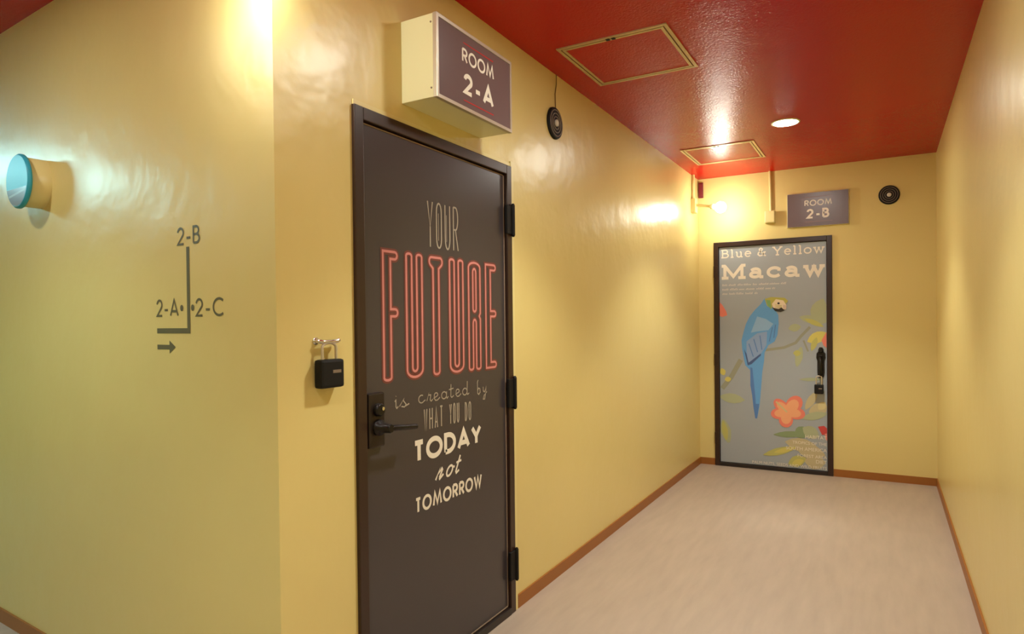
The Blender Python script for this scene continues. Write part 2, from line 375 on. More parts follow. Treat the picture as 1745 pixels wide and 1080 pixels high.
tag(mb.build('edge_strip', M['edge'], leafA), 'thin pale edge round the door film')
for zc in (1.71, 0.96, 0.21):
    mb = MB()
    fbox(mb, F_LEFT, DA1 - .052, DA1 + .002, zc - .062, zc + .062, .006, .019, .003)
    mb.lathe([(.0085, -.064), (.0085, .064)], F_LEFT(DA1 - .004, zc, .020), (0, 0, 1), 12)
    for k in (-1, 1): mb.lathe([(.0085, 0), (.005, .008)], F_LEFT(DA1 - .004, zc + k * .064, .020), (0, 0, k), 12)
    mb.build('hinge', M['black'], dA)
# lever handle on its plate
mb = MB(); fbox(mb, F_LEFT, 1.514, 1.588, .872, 1.046, LH, .012, .005); plate = mb.build('handle_plate', M['bronze'], dA)
mb = MB(); mb.lathe([(.026, 0), (.026, .010), (.016, .014), (.014, .052), (.012, .056)], F_LEFT(1.556, .935, .012), (1, 0, 0), 24)
pts = [F_LEFT(1.556, .935, .058), F_LEFT(1.575, .935, .062), F_LEFT(1.62, .930, .062), F_LEFT(1.688, .922, .058)]
mb.tube(pts, .0095, 12); mb.build('lever', M['black_metal'], plate)
mb = MB(); mb.lathe([(.021, 0), (.021, .012), (.017, .016)], F_LEFT(1.555, .992, .012), (1, 0, 0), 20); mb.build('lock_cylinder', M['black_metal'], plate)
mb = MB(); mb.lathe([(.006, 0), (.006, .003)], F_LEFT(1.561, .996, .028), (1, 0, 0), 12); tag(mb.build('keyhole', M['chrome'], plate), 'small silver keyhole')

# printed words
PH = LH + .0008
def cond(mb, keys, u0, u1, v0, v1, w, gap):
    k = len(keys); cw = (u1 - u0 - gap * (k - 1)) / k
    for i, c in enumerate(keys): glyph(mb, F_LEFT, c, u0 + i * (cw + gap), u0 + i * (cw + gap) + cw, v0, v1, w, PH)
mb = MB(); cond(mb, ['Y', 'o', 'U', 'R'], 1.840, 2.034, 1.540, 1.710, .0065, .017)
for u in (1.889, 1.938): ribbon(mb, F_LEFT, [(u + .019, 1.57), (u + .019, 1.67)], .003, PH)
mb.build('lettering', M['dim_print'], leafA)
def neon(outlines, name='neon_letter'):
    mb = MB()
    for pts in outlines:
        ribbon(mb, F_LEFT, pts, .022, PH, True, 1)
        ribbon(mb, F_LEFT, pts, .0085, PH + .0006, True, 0)
    return mb.build(name, [M['pink'], M['halo']], leafA)
NB, NT = 1.080, 1.506
def pill_end(c0, c1, v, r, up): # rounded end at top/bottom between columns c0..c1
    return arc((c0 + c1) / 2, v, (c1 - c0) / 2, r, 180 if up else 360, 0 if up else 180, 8)
def n_F(u0, u1, s):
    m = (NB + NT) / 2 + .01
    return [[(u0, NT), (u1 - .012, NT)] + arc(u1 - .012, NT - .012, .012, .012, 90, -90, 6) + [(u0 + s, NT - .024), (u0 + s, m + .012), (u1 - .012, m + .012)]
            + arc(u1 - .012, m, .012, .012, 90, -90, 6) + [(u0 + s, m - .012), (u0 + s, NB + .008)] + arc(u0 + s / 2, NB + .008, s / 2, .008, 0, -180, 6)]
def n_U(u0, u1, s):
    o = [(u0, NT - .006)] + arc(u0 + s / 2, NT - .006, s / 2, .008, 180, 0, 6) + [(u0 + s, NB + .034)] + arc((u0 + u1) / 2, NB + .034, (u1 - u0) / 2 - s, .014, 180, 360, 8)
    o += [(u1 - s, NT - .006)] + arc(u1 - s / 2, NT - .006, s / 2, .008, 180, 0, 6) + [(u1, NB + .026)] + arc((u0 + u1) / 2, NB + .026, (u1 - u0) / 2, .026, 360, 180, 10)
    return [o]
def n_T(u0, u1, s):
    c = (u0 + u1) / 2
    return [[(u0 + .012, NT)] + [(u1 - .012, NT)] + arc(u1 - .012, NT - .015, .012, .015, 90, -60, 6) + [(c + s / 2, NT - .04), (c + s / 2, NB + .01)] + arc(c, NB + .01, s / 2, .01, 0, -180, 6)
            + [(c - s / 2, NT - .04)] + arc(u0 + .012, NT - .015, .012, .015, 240, 90, 6)]
def n_R(u0, u1, s):
    m = (NB + NT) / 2
    out = [(u0, NB + .008), (u0, NT - .02)] + arc((u0 + u1) / 2, NT - .02, (u1 - u0) / 2, .02, 180, 0, 8) + [(u1, m + .012), (u1 - .008, m), (u1, m - .012), (u1, NB + .008)]
    out += arc(u1 - s / 2, NB + .008, s / 2, .008, 0, -180, 5) + [(u1 - s, m - .03)] + arc((u0 + u1) / 2, m - .03, (u1 - u0) / 2 - s, .016, 0, 180, 6) + [(u0 + s, NB + .008)] + arc(u0 + s / 2, NB + .008, s / 2, .008, 0, -180, 5)
    inn = arc((u0 + u1) / 2, NT - .04, (u1 - u0) / 2 - s, .016, 180, 0, 6) + arc((u0 + u1) / 2, m + .03, (u1 - u0) / 2 - s, .012, 360, 180, 6)
    return [out, inn]
def n_E(u0, u1, s):
    m = (NB + NT) / 2 + .01; r = .011
    return [[(u0, NT), (u1 - r, NT)] + arc(u1 - r, NT - r, r, r, 90, -90, 5) + [(u0 + s, NT - 2 * r), (u0 + s, m + r), (u1 - r, m + r)] + arc(u1 - r, m, r, r, 90, -90, 5)
            + [(u0 + s, m - r), (u0 + s, NB + 2 * r), (u1 - r, NB + 2 * r)] + arc(u1 - r, NB + r, r, r, 90, -90, 5) + [(u0, NB)]]
neon(n_F(1.604, 1.674, .036)); neon(n_U(1.721, 1.806, .029)); neon(n_T(1.849, 1.926, .034))
neon(n_U(1.972, 2.059, .030)); neon(n_R(2.098, 2.180, .030)); neon(n_E(2.222, 2.298, .036))
mb = MB()
word(mb, F_LEFT, ['si', 'ss'], 1.652, 1.724, .980, 1.040, .0045, PH, .1)
word(mb, F_LEFT, ['sc', 'sr', 'se', 'sa', 'st', 'se', 'sd'], 1.778, 2.092, .983, 1.040, .0042, PH, .08)
word(mb, F_LEFT, ['sb', 'sy'], 2.150, 2.226, .975, 1.035, .0042, PH, .1)
mb.build('lettering', M['dim_print'], leafA)
mb = MB()
cond(mb, ['W', 'H', 'A', 'T'], 1.808, 1.922, .883, .963, .006, .010); cond(mb, ['Y', 'o', 'U'], 1.961, 2.026, .884, .963, .006, .008); cond(mb, ['D', 'o'], 2.063, 2.107, .882, .957, .006, .008)
mb.build('lettering', M['dim_print'], leafA)
mb = MB(); word(mb, F_LEFT, list('TODAY'), 1.748, 2.178, .776, .857, .0185, PH, .10); mb.build('lettering', M['cream_print'], leafA)
mb = MB(); word(mb, F_LEFT, ['sn', 'so', 'st'], 1.868, 2.02, .690, .765, .0085, PH, .05, .45)
mb.build('lettering', M['cream_print'], leafA)
mb = MB(); word(mb, F_LEFT, list('TOMORROW'), 1.754, 2.178, .600, .656, .0105, PH, .13); mb.build('lettering', M['cream_print'], leafA)

# ------------------------------------------------------------------ door to room 2-B
dB = thing('door_2', 'grey green door printed with a blue and yellow parrot', 'door', ((DB0 + DB1) / 2, D, 0), None, 'structure')
FB = 0.040
mb = MB()
fbox(mb, F_BACK, DB0, DB0 + FB, 0, DBH, -.08, .016, .003); fbox(mb, F_BACK, DB1 - FB, DB1, 0, DBH, -.08, .016, .003); fbox(mb, F_BACK, DB0 + FB, DB1 - FB, DBH - FB, DBH, -.08, .016, .003)
mb.build('door_frame', M['frame'], dB)
mb = MB(); fbox(mb, F_BACK, DB0 + FB, DB1 - FB, 0, .03, -.08, .016, .003); tag(mb.build('threshold', M['sill'], dB), 'nearly black threshold strip')
mb = MB(); fbox(mb, F_BACK, DB0 + FB + .003, DB1 - FB - .003, .033, DBH - FB - .003, -.045, LH, .002)
leafB = mb.build('door_leaf', M['leaf_b'], dB)
for zc in (1.68, .92, .24):
    mb = MB(); mb.lathe([(.007, -.05), (.007, .05)], F_BACK(DB0 + .006, zc, .020), (0, 0, 1), 12); fbox(mb, F_BACK, DB0 + .004, DB0 + .034, zc - .05, zc + .05, .012, .019, .002)
    mb.build('hinge', M['frame'], dB)
UL, UR, VB = DB0 + FB + .004, DB1 - FB - .004, .034
def clipu(pts): return [(min(max(p[0], UL), UR), max(p[1], VB)) for p in pts]
def shape(mb, pts, m, k):
    pts = clipu(pts); mb.poly([F_BACK(p[0], p[1], LH + .0006 + k * .00025) for p in pts][::1], m)
def blob(c, a, b, rot, n=14, tip=0.0):
    out = []; cr, sr = math.cos(math.radians(rot)), math.sin(math.radians(rot))
    for i in range(n):
        t = 2 * math.pi * i / n; x = a * math.cos(t); y = b * math.sin(t) * (1 - tip * abs(math.cos(t)) ** 3)
        out.append((c[0] + x * cr - y * sr, c[1] + x * sr + y * cr))
    return out
pm = lambda n, c: mat(n, srgb(*c), 0.35)
# foliage and branches behind
fol = [pm('print_pale_green', (168, 174, 140)), pm('print_yellow_green', (182, 180, 104)), pm('print_tan', (188, 176, 138)), pm('print_branch', (148, 150, 132)), pm('print_mid_green', (132, 150, 112)), pm('print_yellow', (204, 194, 104)), pm('print_cream', (206, 192, 142))]
LK = [.5]
def leafart(specs, name, mats, k0=0, hi=None):
    mb = MB()
    for i, (c, a, b, r, m) in enumerate(specs):
        LK[0] += .25; shape(mb, blob(c, a, b, r, 14, .7), m, LK[0])
    return mb.build(name, mats, leafB)
mb = MB()
for pts, w in (([(.547, 1.0065), (.70, 1.03), (.79, 1.07), (.83, 1.123), (.90, 1.20)], .022), ([(.353, .9227), (.27, .77), (.1937, .67)], .04), ([(.885, 1.0), (.85, 1.09)], .014)):
    ribbon(mb, F_BACK, clipu(pts), w, LH + .0006)
mb.build('branch_print', fol[3], leafB)
for spec in ([((.965, 1.335), .10, .06, 70, 0), ((.99, 1.27), .08, .045, 20, 0)], [((.90, 1.262), .085, .032, -14, 0), ((.93, 1.235), .08, .02, -25, 1)], [((.783, 1.195), .05, .032, 10, 0)],
             [((.955, 1.115), .085, .045, 25, 5), ((.93, 1.06), .06, .022, 70, 1)], [((.815, .955), .03, .085, -12, 0), ((.80, .985), .03, .025, 0, 1)], [((.90, .772), .085, .014, 2, 0)],
             [((.20, .815), .026, .032, 20, 5), ((.243, .752), .028, .022, 10, 5)], [((.275, .588), .11, .042, -6, 0)], [((.222, .302), .045, .105, 14, 0), ((.214, .305), .026, .085, 10, 1)],
             [((.905, .60), .09, .03, 60, 2), ((.96, .53), .08, .05, 20, 2), ((.93, .475), .1, .032, 15, 0), ((.985, .56), .04, .03, 50, 6)],
             [((.74, .312), .13, .026, 5, 4), ((.83, .335), .06, .05, 40, 4), ((.90, .34), .07, .05, -30, 0)],
             [((.83, .23), .13, .055, -8, 2), ((.90, .18), .11, .06, -10, 2), ((.93, .10), .08, .06, 0, 2)],
             [((.66, .165), .14, .03, 18, 1), ((.70, .178), .09, .018, 18, 5)], [((.795, .095), .075, .045, 25, 1), ((.80, .085), .05, .025, 25, 5)]):
    leafart(spec, 'leaf_print', fol)
# flowers
flm = [pm('print_coral', (228, 128, 110)), pm('print_peach', (234, 166, 124)), pm('print_red', (196, 68, 66)), pm('print_pink', (226, 142, 128)), fol[6]]
mb = MB(); fc = (.7208, .4942)
for i, (p, a, b, r) in enumerate((((.675, .543), .072, .046, 135), ((.775, .562), .078, .060, 55), ((.79, .488), .070, .050, -5), ((.711, .430), .064, .056, -95), ((.658, .480), .066, .047, 190))):
    shape(mb, blob(p, a, b, r, 16), 0, 8 + i * .4); shape(mb, blob((p[0] * .72 + fc[0] * .28, p[1] * .72 + fc[1] * .28), a * .84, b * .74, r, 14), 1, 10.5 + i * .3)
ribbon(mb, F_BACK, [fc, (.68, .535), (.634, .578)], .013, LH + .0042, False, 4); mb.build('flower_print', flm, leafB)
mb = MB(); shape(mb, [(.174, 1.42), (.20, 1.395), (.232, 1.34), (.242, 1.305), (.20, 1.29), (.174, 1.30)], 0, 1); mb.build('flower_print', flm, leafB)
mb = MB(); shape(mb, [(.985, 1.09), (1.022, 1.16), (1.022, 1.03), (1.0, 1.05)], 0, 8.3); mb.build('flower_print', flm, leafB)
mb = MB(); shape(mb, [(.955, .39), (1.0, .40), (1.022, .38), (1.022, .33), (.985, .325)], 2, 8.3); shape(mb, [(1.005, .335), (1.022, .34), (1.022, .28), (1.012, .29)], 3, 8.6); mb.build('flower_print', flm, leafB)
# the parrot
prm = [pm('print_parrot_blue', (98, 158, 216)), pm('print_parrot_wing', (136, 162, 204)), pm('print_parrot_navy', (70, 92, 140)), pm('print_parrot_light', (140, 178, 218)), pm('print_parrot_tail', (84, 126, 188)),
       pm('print_parrot_crown', (176, 172, 84)), pm('print_parrot_nape', (126, 168, 110)), pm('print_parrot_face', (226, 210, 184)), pm('print_parrot_beak', (48, 46, 46)), pm('print_parrot_bill', (206, 184, 170))]
S = {
 'body': [(0.5498, 1.4428), (0.5195, 1.3962), (0.4686, 1.3444), (0.4276, 1.292), (0.3964, 1.2285), (0.3753, 1.1539), (0.3594, 1.0898), (0.364, 1.0149), (0.3788, 0.9297), (0.3888, 0.8765), (0.4295, 0.8349), (0.4296, 0.7071), (0.4433, 0.6226), (0.4528, 0.5274), (0.4673, 0.4262), (0.4825, 0.4272), (0.5035, 0.5407), (0.5145, 0.6682), (0.5276, 0.827), (0.5412, 0.9116), (0.5467, 0.9854), (0.5771, 1.0488), (0.6268, 1.0806), (0.6488, 1.1328), (0.6592, 1.2266), (0.6577, 1.2994), (0.6286, 1.352), (0.5893, 1.3842)],
 'wing': [(0.4005, 1.0793), (0.4875, 1.1485), (0.5679, 1.1643), (0.5621, 1.0487), (0.5166, 0.9745), (0.4453, 0.9097), (0.4145, 0.8877), (0.3999, 0.994)],
 'wing_edge': [(0.3795, 1.0151), (0.3997, 0.9727), (0.4166, 0.8984), (0.5166, 0.9787), (0.5165, 0.9618), (0.44, 0.8862), (0.4093, 0.8748)],
 'shoulder': [(0.4885, 1.2912), (0.5586, 1.2693), (0.6179, 1.2269), (0.5779, 1.1747), (0.4876, 1.1644), (0.4368, 1.1539)],
 'crown': [(0.5498, 1.4376), (0.5996, 1.4519), (0.7074, 1.4438), (0.7344, 1.4172), (0.7119, 1.3867), (0.6191, 1.4096), (0.6039, 1.3525), (0.5693, 1.3794)],
 'nape': [(0.5597, 1.4289), (0.5945, 1.4259), (0.6039, 1.3473), (0.5743, 1.3793)],
 'face': [(0.6072, 1.3942), (0.639, 1.4331), (0.6976, 1.4212), (0.7225, 1.3792), (0.7165, 1.3452), (0.6679, 1.3513), (0.6188, 1.3606)],
 'beak': [(0.6089, 1.3649), (0.6581, 1.3494), (0.6826, 1.3635), (0.7068, 1.3402), (0.6775, 1.3262), (0.6334, 1.3332)],
}
mb = MB()
shape(mb, S['body'], 0, 5); shape(mb, S['shoulder'], 3, 6); shape(mb, S['wing'], 1, 7); shape(mb, S['wing_edge'], 2, 8)
shape(mb, [(.4296, .86), (.447, .855), (.470, .60), (.4745, .47), (.467, .428), (.4528, .5274), (.4433, .6226), (.4296, .7071)], 4, 7)
shape(mb, [(.456, .55), (.500, .552), (.4825, .4272), (.4673, .4262)], 4, 8)
for (a, b) in (((.42, 1.06), (.455, .95)), ((.46, 1.10), (.49, .99)), ((.51, 1.13), (.525, 1.01)), ((.61, 1.20), (.585, 1.08)), ((.635, 1.22), (.62, 1.11))): ribbon(mb, F_BACK, [a, b], .007, LH + .0030, False, 4)
shape(mb, S['crown'], 5, 10); shape(mb, S['nape'], 6, 11); shape(mb, S['face'], 7, 12); shape(mb, S['beak'], 8, 13)
shape(mb, [(.695, 1.385), (.7225, 1.3792), (.7205, 1.352), (.708, 1.345), (.695, 1.36)], 9, 14); shape(mb, blob((.660, 1.398), .010, .009, 0, 10), 8, 14)
for k in range(3): ribbon(mb, F_BACK, [(.632, 1.392 - k * .012), (.655, 1.380 - k * .009), (.685, 1.380 - k * .008)], .003, LH + .0045, False, 5)
mb.build('parrot_print', prm, leafB)
# words on the parrot door
mb = MB(); hh = LH + .0008
def line_w(mb, keys, u0, u1, v0, v1, w, gap): word(mb, F_BACK, keys, u0, u1, v0, v1, w, hh, gap, 0, 0, .28)
line_w(mb, ['zB', 'zl', 'zu', 'ze', ' ', 'z&', ' ', 'zY', 'ze', 'zl', 'zl', 'zo', 'zw'], .192, 1.014, 1.797, 1.872, .0105, .09)
lt1 = mb.build('lettering', M['cream_print'], leafB)
mb = MB(); line_w(mb, ['zM', 'za', 'zc', 'za', 'zw'], .184, 1.020, 1.612, 1.742, .026, .05); mb.build('lettering', M['cream_print'], leafB)
mb = MB(); rnd = random.Random(3)
for (v, ue) in ((1.556, .722), (1.518, .635), (1.481, .493)):
    u = .205
    while u < ue - .02:
        l = min(rnd.uniform(.03, .085), ue - u); x = u
        while x < u + l - .004:
            hgt = rnd.choice((.009, .013, .009, .009, .015)); ribbon(mb, F_BACK, [(x, v), (x, v + hgt), (x + .005, v + hgt)], .0028, hh); x += .0088
        u += l + .010
tag(mb.build('small_print', M['cream_print'], leafB), None, None, None, 'stuff')
for (txt, v, sz) in (('HABITAT', .288, .040), ('TROPICS OF THE', .238, .034), ('SOUTH AMERICA', .186, .040), ('FOREST AREA', .131, .036), ('DIET', .090, .040)):
    mb = plain_text('lettering', txt, F_BACK, 1.020, v, sz, None, leafB, hh + .0034); mb.build('lettering', M['cream_print'], leafB)
mb = plain_text('lettering', 'PALM NUTS, SEEDS AND WILD FRUITS', F_BACK, 1.020, .044, .034, None, leafB, hh + .0034); mb.build('lettering', M['cream_print'], leafB)
# grip handle with thumb latch
mb = MB()
prof = [(-.010, 1.036), (.010, 1.036), (.020, 1.020), (.022, 1.000), (.034, .985), (.036, .950), (.028, .925), (.028, .830), (.024, .800), (.010, .788), (-.010, .788), (-.024, .800), (-.028, .830), (-.028, .925), (-.036, .950), (-.034, .985), (-.022, 1.000), (-.020, 1.020)]
vs = [F_BACK(.980 + p[0], p[1], LH) for p in prof] + [F_BACK(.980 + p[0] * .9, .912 + (p[1] - .912) * .985, .010) for p in prof]; k = len(prof)
mb.mesh(vs, [tuple(range(k, 2 * k))[::-1]] + [(i, (i + 1) % k, (i + 1) % k + k, i + k) for i in range(k)])
hp = mb.build('handle_plate', M['black_metal'], dB)
mb = MB(); mb.tube([F_BACK(.980, .955, .008), F_BACK(.980, .950, .040), F_BACK(.980, .925, .055), F_BACK(.980, .86, .058), F_BACK(.980, .82, .050), F_BACK(.980, .806, .035), F_BACK(.980, .803, .008)], .0115, 12); mb.build('pull_grip', M['black_metal'], hp)
mb = MB(); mb.lathe([(.017, 0), (.017, .012), (.013, .016)], F_BACK(.980, 1.008, .010), (0, -1, 0), 18); mb.build('lock_cylinder', M['black_metal'], hp)
mb = MB(); fbox(mb, F_BACK, .966, .994, .962, .972, .010, .040, .003); mb.build('thumb_latch', M['black_metal'], hp)

# ------------------------------------------------------------------ combination key boxes
def keybox(face, uc, v0, v1, w, h0, dep, label, shackle_top, group):
    b = face(uc, v0, h0); t = thing('key_lock_box', label, 'lock box', b, group)
    mb = MB(); fbox(mb, face, uc - w / 2, uc + w / 2, v0, v1, h0, h0 + dep, .008); mb.build('box_body', M['black'], t)
    mb = MB(); hm = h0 + dep * .5; r = w * .30
    pts = [face(uc - r, v1 - .012, hm)] + [face(p[0], p[1], hm) for p in arc(uc, shackle_top - r * .55, r, r * .55, 180, 0, 10)] + [face(uc + r, v1 - .012, hm)]
    mb.tube(pts, .0042, 10); tag(mb.build('shackle', M['alu'], t), 'thin metal shackle')
    mb = MB(); fbox(mb, face, uc - w * .02, uc + w * .34, v0 + (v1 - v0) * .52, v0 + (v1 - v0) * .63, h0 + dep - .001, h0 + dep + .001)
    tag(mb.build('label_plate', M['ring'], t), 'small grey plate on the box face')
    return t
keybox(F_LEFT, 1.345, 1.083, 1.166, .088, .004, .032, 'black combination key box hanging on the yellow wall left of the dark door', 1.214, 'combination key boxes')
hk = thing('wall_hook', 'small shiny metal hook holding the key box on the yellow wall', 'hook', F_LEFT(1.335, 1.218, 0))
mb = MB(); mb.lathe([(.011, 0), (.011, .004), (.008, .006)], F_LEFT(1.312, 1.219, 0), (1, 0, 0), 20); mb.build('base_plate', M['chrome'], hk)
mb = MB(); mb.tube([F_LEFT(1.312, 1.219, .003), F_LEFT(1.314, 1.2185, .016), F_LEFT(1.325, 1.2165, .020), F_LEFT(1.350, 1.2165, .020), F_LEFT(1.376, 1.2175, .020), F_LEFT(1.384, 1.222, .020)], .0062, 10); mb.build('hook_arm', M['chrome'], hk)
keybox(F_BACK, .968, .662, .738, .068, .030, .032, 'black key box hanging from the handle of the parrot door', .806, 'combination key boxes')

# ------------------------------------------------------------------ lightbox sign 2-A
sA = thing('room_sign', 'box shaped cream sign reading ROOM 2-A above the dark door', 'sign', (0, 1.955, 2.013), 'room signs')
u0, u1, v0, v1, dp = 1.706, 2.190, 2.014, 2.290, .150
mb = MB(); fbox(mb, F_LEFT, u0, u1, v0, v1, 0, dp - .012, .002); mb.build('box_body', M['cream'], sA)
mb = MB(); fr = .011
for (a, b, c, d) in ((u0 - .001, u0 + fr, v0 - .001, v1 + .001), (u1 - fr, u1 + .001, v0 - .001, v1 + .001), (u0 + fr, u1 - fr, v0 - .001, v0 + fr), (u0 + fr, u1 - fr, v1 - fr, v1 + .001)):
    fbox(mb, F_LEFT, a, b, c, d, dp - .016, dp, .001)
tag(mb.build('front_frame', M['alu'], sA), 'pale metal edge frame')
mb = MB(); fbox(mb, F_LEFT, u0 + fr, u1 - fr, v0 + fr, v1 - fr, dp - .012, dp - .003); pn = mb.build('face_panel', M['sign_face'], sA)
sh_ = dp - .0022
mb = MB(); word(mb, F_LEFT, list('ROOM'), 1.853, 2.062, 2.178, 2.229, .0085, sh_, .12); mb.build('lettering', M['cream_print'], pn)
mb = MB(); word(mb, F_LEFT, ['2', '-', 'A'], 1.862, 2.059, 2.070, 2.145, .0155, sh_, .16); mb.build('lettering', M['cream_print'], pn)
for v in (2.247, 2.047):
    mb = MB(); ribbon(mb, F_LEFT, [(1.862, v), (2.058, v)], .0042, sh_); mb.build('rule_line', M['red_line'], pn)
for v in (2.045, 2.262):
    mb = MB(); mb.lathe([(.0035, 0), (.003, .0018)], F_LEFT(u0, v, dp - .024), (0, -1, 0), 10); mb.build('screw', M['ring'], sA)

# ------------------------------------------------------------------ flat sign 2-B
sB = thing('room_sign', 'flat dark sign reading ROOM 2-B above the parrot door', 'sign', (.961, D, 2.015), 'room signs')
mb = MB(); fbox(mb, F_BACK, .733, 1.190, 2.015, 2.289, 0, .020, .002); tag(mb.build('panel_back', M['cream'], sB), 'cream edge of the sign panel')
mb = MB(); fbox(mb, F_BACK, .737, 1.188, 2.017, 2.286, .018, .0225, .001); pn = mb.build('face_panel', M['sign_face'], sB)
mb = MB(); word(mb, F_BACK, list('ROOM'), .866, 1.069, 2.179, 2.228, .0085, .0232, .12); mb.build('lettering', M['cream_print'], pn)
mb = MB(); word(mb, F_BACK, ['2', '-', 'B'], .882, 1.050, 2.078, 2.156, .0155, .0232, .18); mb.build('lettering', M['cream_print'], pn)
for v in (2.251, 2.052):
    mb = MB(); ribbon(mb, F_BACK, [(.870, v), (1.073, v)], .0042, .0232); mb.build('rule_line', M['dim_line'], pn)

# ------------------------------------------------------------------ round wall speakers
def speaker(face, uc, vc, r, label):
    ax = face.n
    t = thing('wall_speaker', label, 'speaker', face(uc, vc, 0), 'round wall speakers')
    mb = MB(); mb.lathe([(r, 0), (r, .006), (r * .97, .012), (r * .93, .014)], face(uc, vc, 0), ax, 40); mb.build('housing', M['black'], t)
    for k in range(3):
        q = r * (.84 - .21 * k)
        mb = MB(); mb.lathe([(q, .013), (q - .0006, .0165), (q - .0034, .0165), (q - .004, .013)], face(uc, vc, 0), ax, 40, cap=False); mb.build('grille_ring', M['ring'], t)
    mb = MB(); mb.lathe([(r * .22, .013), (r * .22, .019), (r * .15, .022)], face(uc, vc, 0), ax, 20); tag(mb.build('centre_cap', M['grey_dot'], t), 'pale grey centre cap')
    return t
speaker(F_LEFT, 2.859, 2.250, .078, 'black ringed round speaker hung by a thin wire beside the ROOM 2-A sign')
speaker(F_BACK, 1.468, 2.214, .073, 'black ringed round speaker to the right of the ROOM 2-B sign')
mb = MB(); mb.tube([F_LEFT(2.886, 2.499, .004), F_LEFT(2.884, 2.45, .004), F_LEFT(2.872, 2.40, .003), F_LEFT(2.870, 2.325, .005)], .0025, 8)
tag(mb.build('speaker_wire', M['wire'], None, F_LEFT(2.886, 2.499, 0)), 'thin wire running from the red ceiling to the left wall speaker', 'wire')

# ------------------------------------------------------------------ ceiling hatches and downlight
def hatch(x0, x1, y0, y1, label):
    t = thing('access_hatch', label, 'ceiling hatch', ((x0 + x1) / 2, (y0 + y1) / 2, H), 'ceiling access hatches')
    def ringf(a, b, z0, z1, name, m):
        mb = MB()
        for (p, q, r, s) in ((x0 + a, x1 - a, y0 + a, y0 + b), (x0 + a, x1 - a, y1 - b, y1 - a), (x0 + a, x0 + b, y0 + b, y1 - b), (x1 - b, x1 - a, y0 + b, y1 - b)):
            mb.box(p, q, r, s, z0, z1)
        return mb.build(name, m, t)
    ringf(0, .015, H - .005, H, 'outer_frame', M['hatch_trim']); ringf(.015, .021, H - .0015, H, 'frame_gap', M['gap']); ringf(.021, .034, H - .005, H, 'inner_frame', M['hatch_trim'])
    mb = MB(); mb.box(x0 + .034, x1 - .034, y0 + .034, y1 - .034, H - .003, H); mb.build('hatch_panel', M['ceiling'], t)
    xm = (x0 + x1) / 2
    mb = MB(); mb.box(xm - .020, xm - .004, y0 + .012, y0 + .028, H - .0075, H - .004, 0); mb.box(xm + .006, xm + .022, y0 + .012, y0 + .028, H - .0075, H - .004, 0)
    mb.build('latch', M['black'], t)
hatch(.138, .648, 2.612, 3.134, 'larger looking pale framed ceiling hatch nearest the ROOM 2-A sign')
hatch(.138, .650, 4.623, 5.138, 'pale framed ceiling hatch near the end wall above the glowing bulb')
def downlight(x, y, label):
    t = thing('recessed_downlight', label, 'ceiling light', (x, y, H), 'recessed downlights')
    mb = MB(); mb.lathe([(.085, 0), (.085, .004), (.074, .006), (.072, .003)], (x, y, H), (0, 0, -1), 40, cap=False); mb.build('trim_ring', M['cream'], t)
    mb = MB(); mb.lathe([(.0725, .002), (.0725, .004), (.066, .0065)], (x, y, H), (0, 0, -1), 40); mb.build('diffuser', M['lens'], t)
for (x, y), l in zip(DOWNLIGHTS, ('round lit downlight in the red ceiling before the end wall', 'round lit downlight in the ceiling across from the dark door', 'round lit downlight in the side passage ceiling', 'round lit downlight in the ceiling nearest the viewer')):
    downlight(x, y, l)

# ------------------------------------------------------------------ bare bulbs on wall arms
def wall_lamp(face, u, v, bulb, r, label, glass='bulb'):
    """painted switch box on the wall, a short arm, a globe bulb"""
    t = thing('wall_lamp', label, 'lamp', face(u, v, 0), 'bare bulb wall lamps')
    mb = MB(); fbox(mb, face, u - .035, u + .035, v - .065, v + .055, 0, .040, .004); mb.build('mounting_box', M['paint'], t)
    b = Vector(bulb); s = face(u, v, .038); d = (b - s).normalized(); q = b - d * r
    mb = MB(); mb.tube([s, q - d * .04], .011, 14); mb.build('lamp_arm', M['paint'], t)
    mb = MB(); mb.lathe([(.019, -.045), (.022, -.040), (.022, -.012), (.017, .004)], q, d, 20); mb.build('lamp_holder', M['cream'], t)
    mb = MB(); prof = [(max(.0015, r * math.sin(math.pi * i / 14)), -r * math.cos(math.pi * i / 14)) for i in range(15)]
    mb.lathe(prof, b, d, 24); tag(mb.build('bulb', M[glass], t), 'glowing white globe bulb')
    return t
wall_lamp(F_LEFT, 5.47, 2.240, (.251, 5.42, 2.195), .045, 'glowing globe bulb on a painted arm in the far left corner')
wall_lamp(F_SIDE, -.10, 2.38, (.034, 1.05, 2.19), .040, 'globe bulb lamp beside the near wall corner above the route marks', 'corner_bulb')
mb = MB(); mb.tube([F_LEFT(5.47, 2.29, .012), F_LEFT(5.47, 2.42, .012), F_LEFT(5.475, 2.46, .014), F_LEFT(5.475, 2.5, .014)], .012, 12)
tag(mb.build('conduit_pipe', M['paint'], None, F_LEFT(5.47, 2.5, 0)), 'short yellow painted conduit rising from the glowing bulb to the ceiling', 'pipe', 'painted conduits')
mb = MB(); mb.tube([F_BACK(.606, 2.165, .012), F_BACK(.604, 2.33, .012), F_BACK(.600, 2.5, .012)], .010, 12)
tag(mb.build('conduit_pipe', M['paint'], None, F_BACK(.606, 2.5, 0)), 'yellow painted conduit rising from the junction box beside the ROOM 2-B sign', 'pipe', 'painted conduits')
jb = thing('junction_box', 'yellow painted junction box left of the ROOM 2-B sign', 'junction box', F_BACK(.600, 2.063, 0))
mb = MB(); fbox(mb, F_BACK, .562, .642, 2.066, 2.166, 0, .050, .004); mb.build('box_body', M['paint'], jb)
mb = MB(); fbox(mb, F_BACK, .566, .638, 2.070, 2.162, .050, .056, .003); mb.build('box_cover', M['paint'], jb)
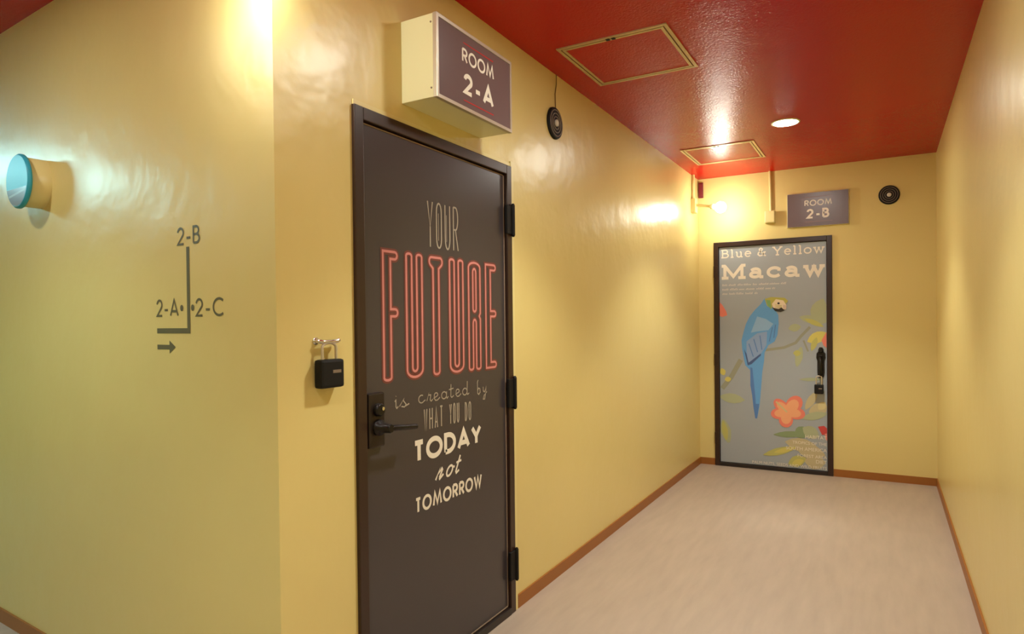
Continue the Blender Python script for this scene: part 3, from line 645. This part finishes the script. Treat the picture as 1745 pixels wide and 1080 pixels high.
for v in (2.082, 2.150):
    mb = MB(); mb.lathe([(.004, 0), (.003, .002)], F_BACK(.602, v, .056), (0, -1, 0), 10); mb.build('screw', M['paint'], jb)
rd = thing('red_wall_cover', 'small dull red cover in the corner behind the bulb conduit', 'alarm lamp', F_BACK(.026, 2.34, 0))  # unidentified red object, built as a plain cover
mb = MB(); fbox(mb, F_BACK, .006, .046, 2.335, 2.470, 0, .012, .004); mb.build('back_plate', M['red_plastic'], rd)
mb = MB(); fbox(mb, F_BACK, .010, .042, 2.345, 2.460, .012, .028, .006); mb.build('cover', M['red_plastic'], rd)

# ------------------------------------------------------------------ round fixture on the side passage wall
rf = thing('round_wall_vent', 'round yellow wall fitting with blue and grey reflections painted on its face', 'wall vent', F_SIDE(-1.43, 1.82, 0))
c = (-1.440, 1.822)
mb = MB(); mb.lathe([(.094, 0), (.094, .060), (.088, .066)], F_SIDE(*c, 0), WN, 40); mb.build('drum', M['paint'], rf)
mb = MB(); mb.lathe([(.094, .064), (.103, .068), (.103, .076), (.097, .082)], F_SIDE(*c, 0), WN, 48)
cv = mb.build('cover_disc', M['disc_blue'], rf)
def cap_reflection(vtop, vbot, h, m, name):
    R = .0955; pts = []
    for i in range(17):
        v = vtop + (vbot - vtop) * i / 16; pts.append((math.sqrt(max(0, R * R - v * v)), v))
    pts = [(-x, v) for x, v in pts] + [(x, v) for x, v in reversed(pts)]
    mb = MB(); mb.poly([F_SIDE(c[0] + p[0], c[1] + p[1], h) for p in pts]); mb.build(name, m, cv)
cap_reflection(-.028, -.0955, .0826, M['disc_grey'], 'grey_reflection')
mb = MB(); ribbon(mb, F_SIDE, [(c[0] - .07, c[1] - .056), (c[0] + .075, c[1] - .040)], .008, .0830); mb.build('pale_reflection', M['disc_pale'], cv)

# ------------------------------------------------------------------ route marks painted on the side passage wall
rs = thing('route_sign', 'grey route diagram with 2-B, 2-A and 2-C and an arrow', 'sign', F_SIDE(-.43, 1.18, 0))
hs = .0010
mb = MB(); word(mb, F_SIDE, ['2', '-', 'B'], -.482, -.357, 1.514, 1.570, .0072, hs, .16); mb.build('lettering', M['grey_print'], rs)
mb = MB(); word(mb, F_SIDE, ['2', '-', 'A'], -.609, -.480, 1.296, 1.352, .0072, hs, .14); mb.build('lettering', M['grey_print'], rs)
mb = MB(); word(mb, F_SIDE, ['2', '-', 'C'], -.386, -.241, 1.294, 1.350, .0072, hs, .18); mb.build('lettering', M['grey_print'], rs)
for u in (-.462, -.402):
    mb = MB(); mb.poly([F_SIDE(*p, hs) for p in blob((u, 1.322), .009, .010, 0, 10)]); mb.build('dot', M['grey_print'], rs)
mb = MB(); ribbon(mb, F_SIDE, [(-.424, 1.508), (-.424, 1.252), (-.607, 1.252)], .016, hs); mb.build('route_line', M['grey_print'], rs)
mb = MB(); mb.poly([F_SIDE(*p, hs) for p in [(-.607, 1.208), (-.607, 1.193), (-.535, 1.193), (-.535, 1.181), (-.500, 1.2015), (-.535, 1.222), (-.535, 1.208)]]); mb.build('arrow', M['grey_print'], rs)

# ------------------------------------------------------------------ cool tube lamp at the far end of the side passage
cl = thing('passage_lamp', 'cool white ceiling lamp at the far end of the side passage', 'ceiling light', (-4.2, .35, H))
mb = MB(); mb.box(-4.35, -4.05, -.05, .75, H - .07, H, 0, .01); mb.build('lamp_body', M['cream'], cl)
mb = MB(); mb.box(-4.32, -4.08, -.02, .72, H - .10, H - .065, 0, .012); mb.build('diffuser', M['cool_lens'], cl)
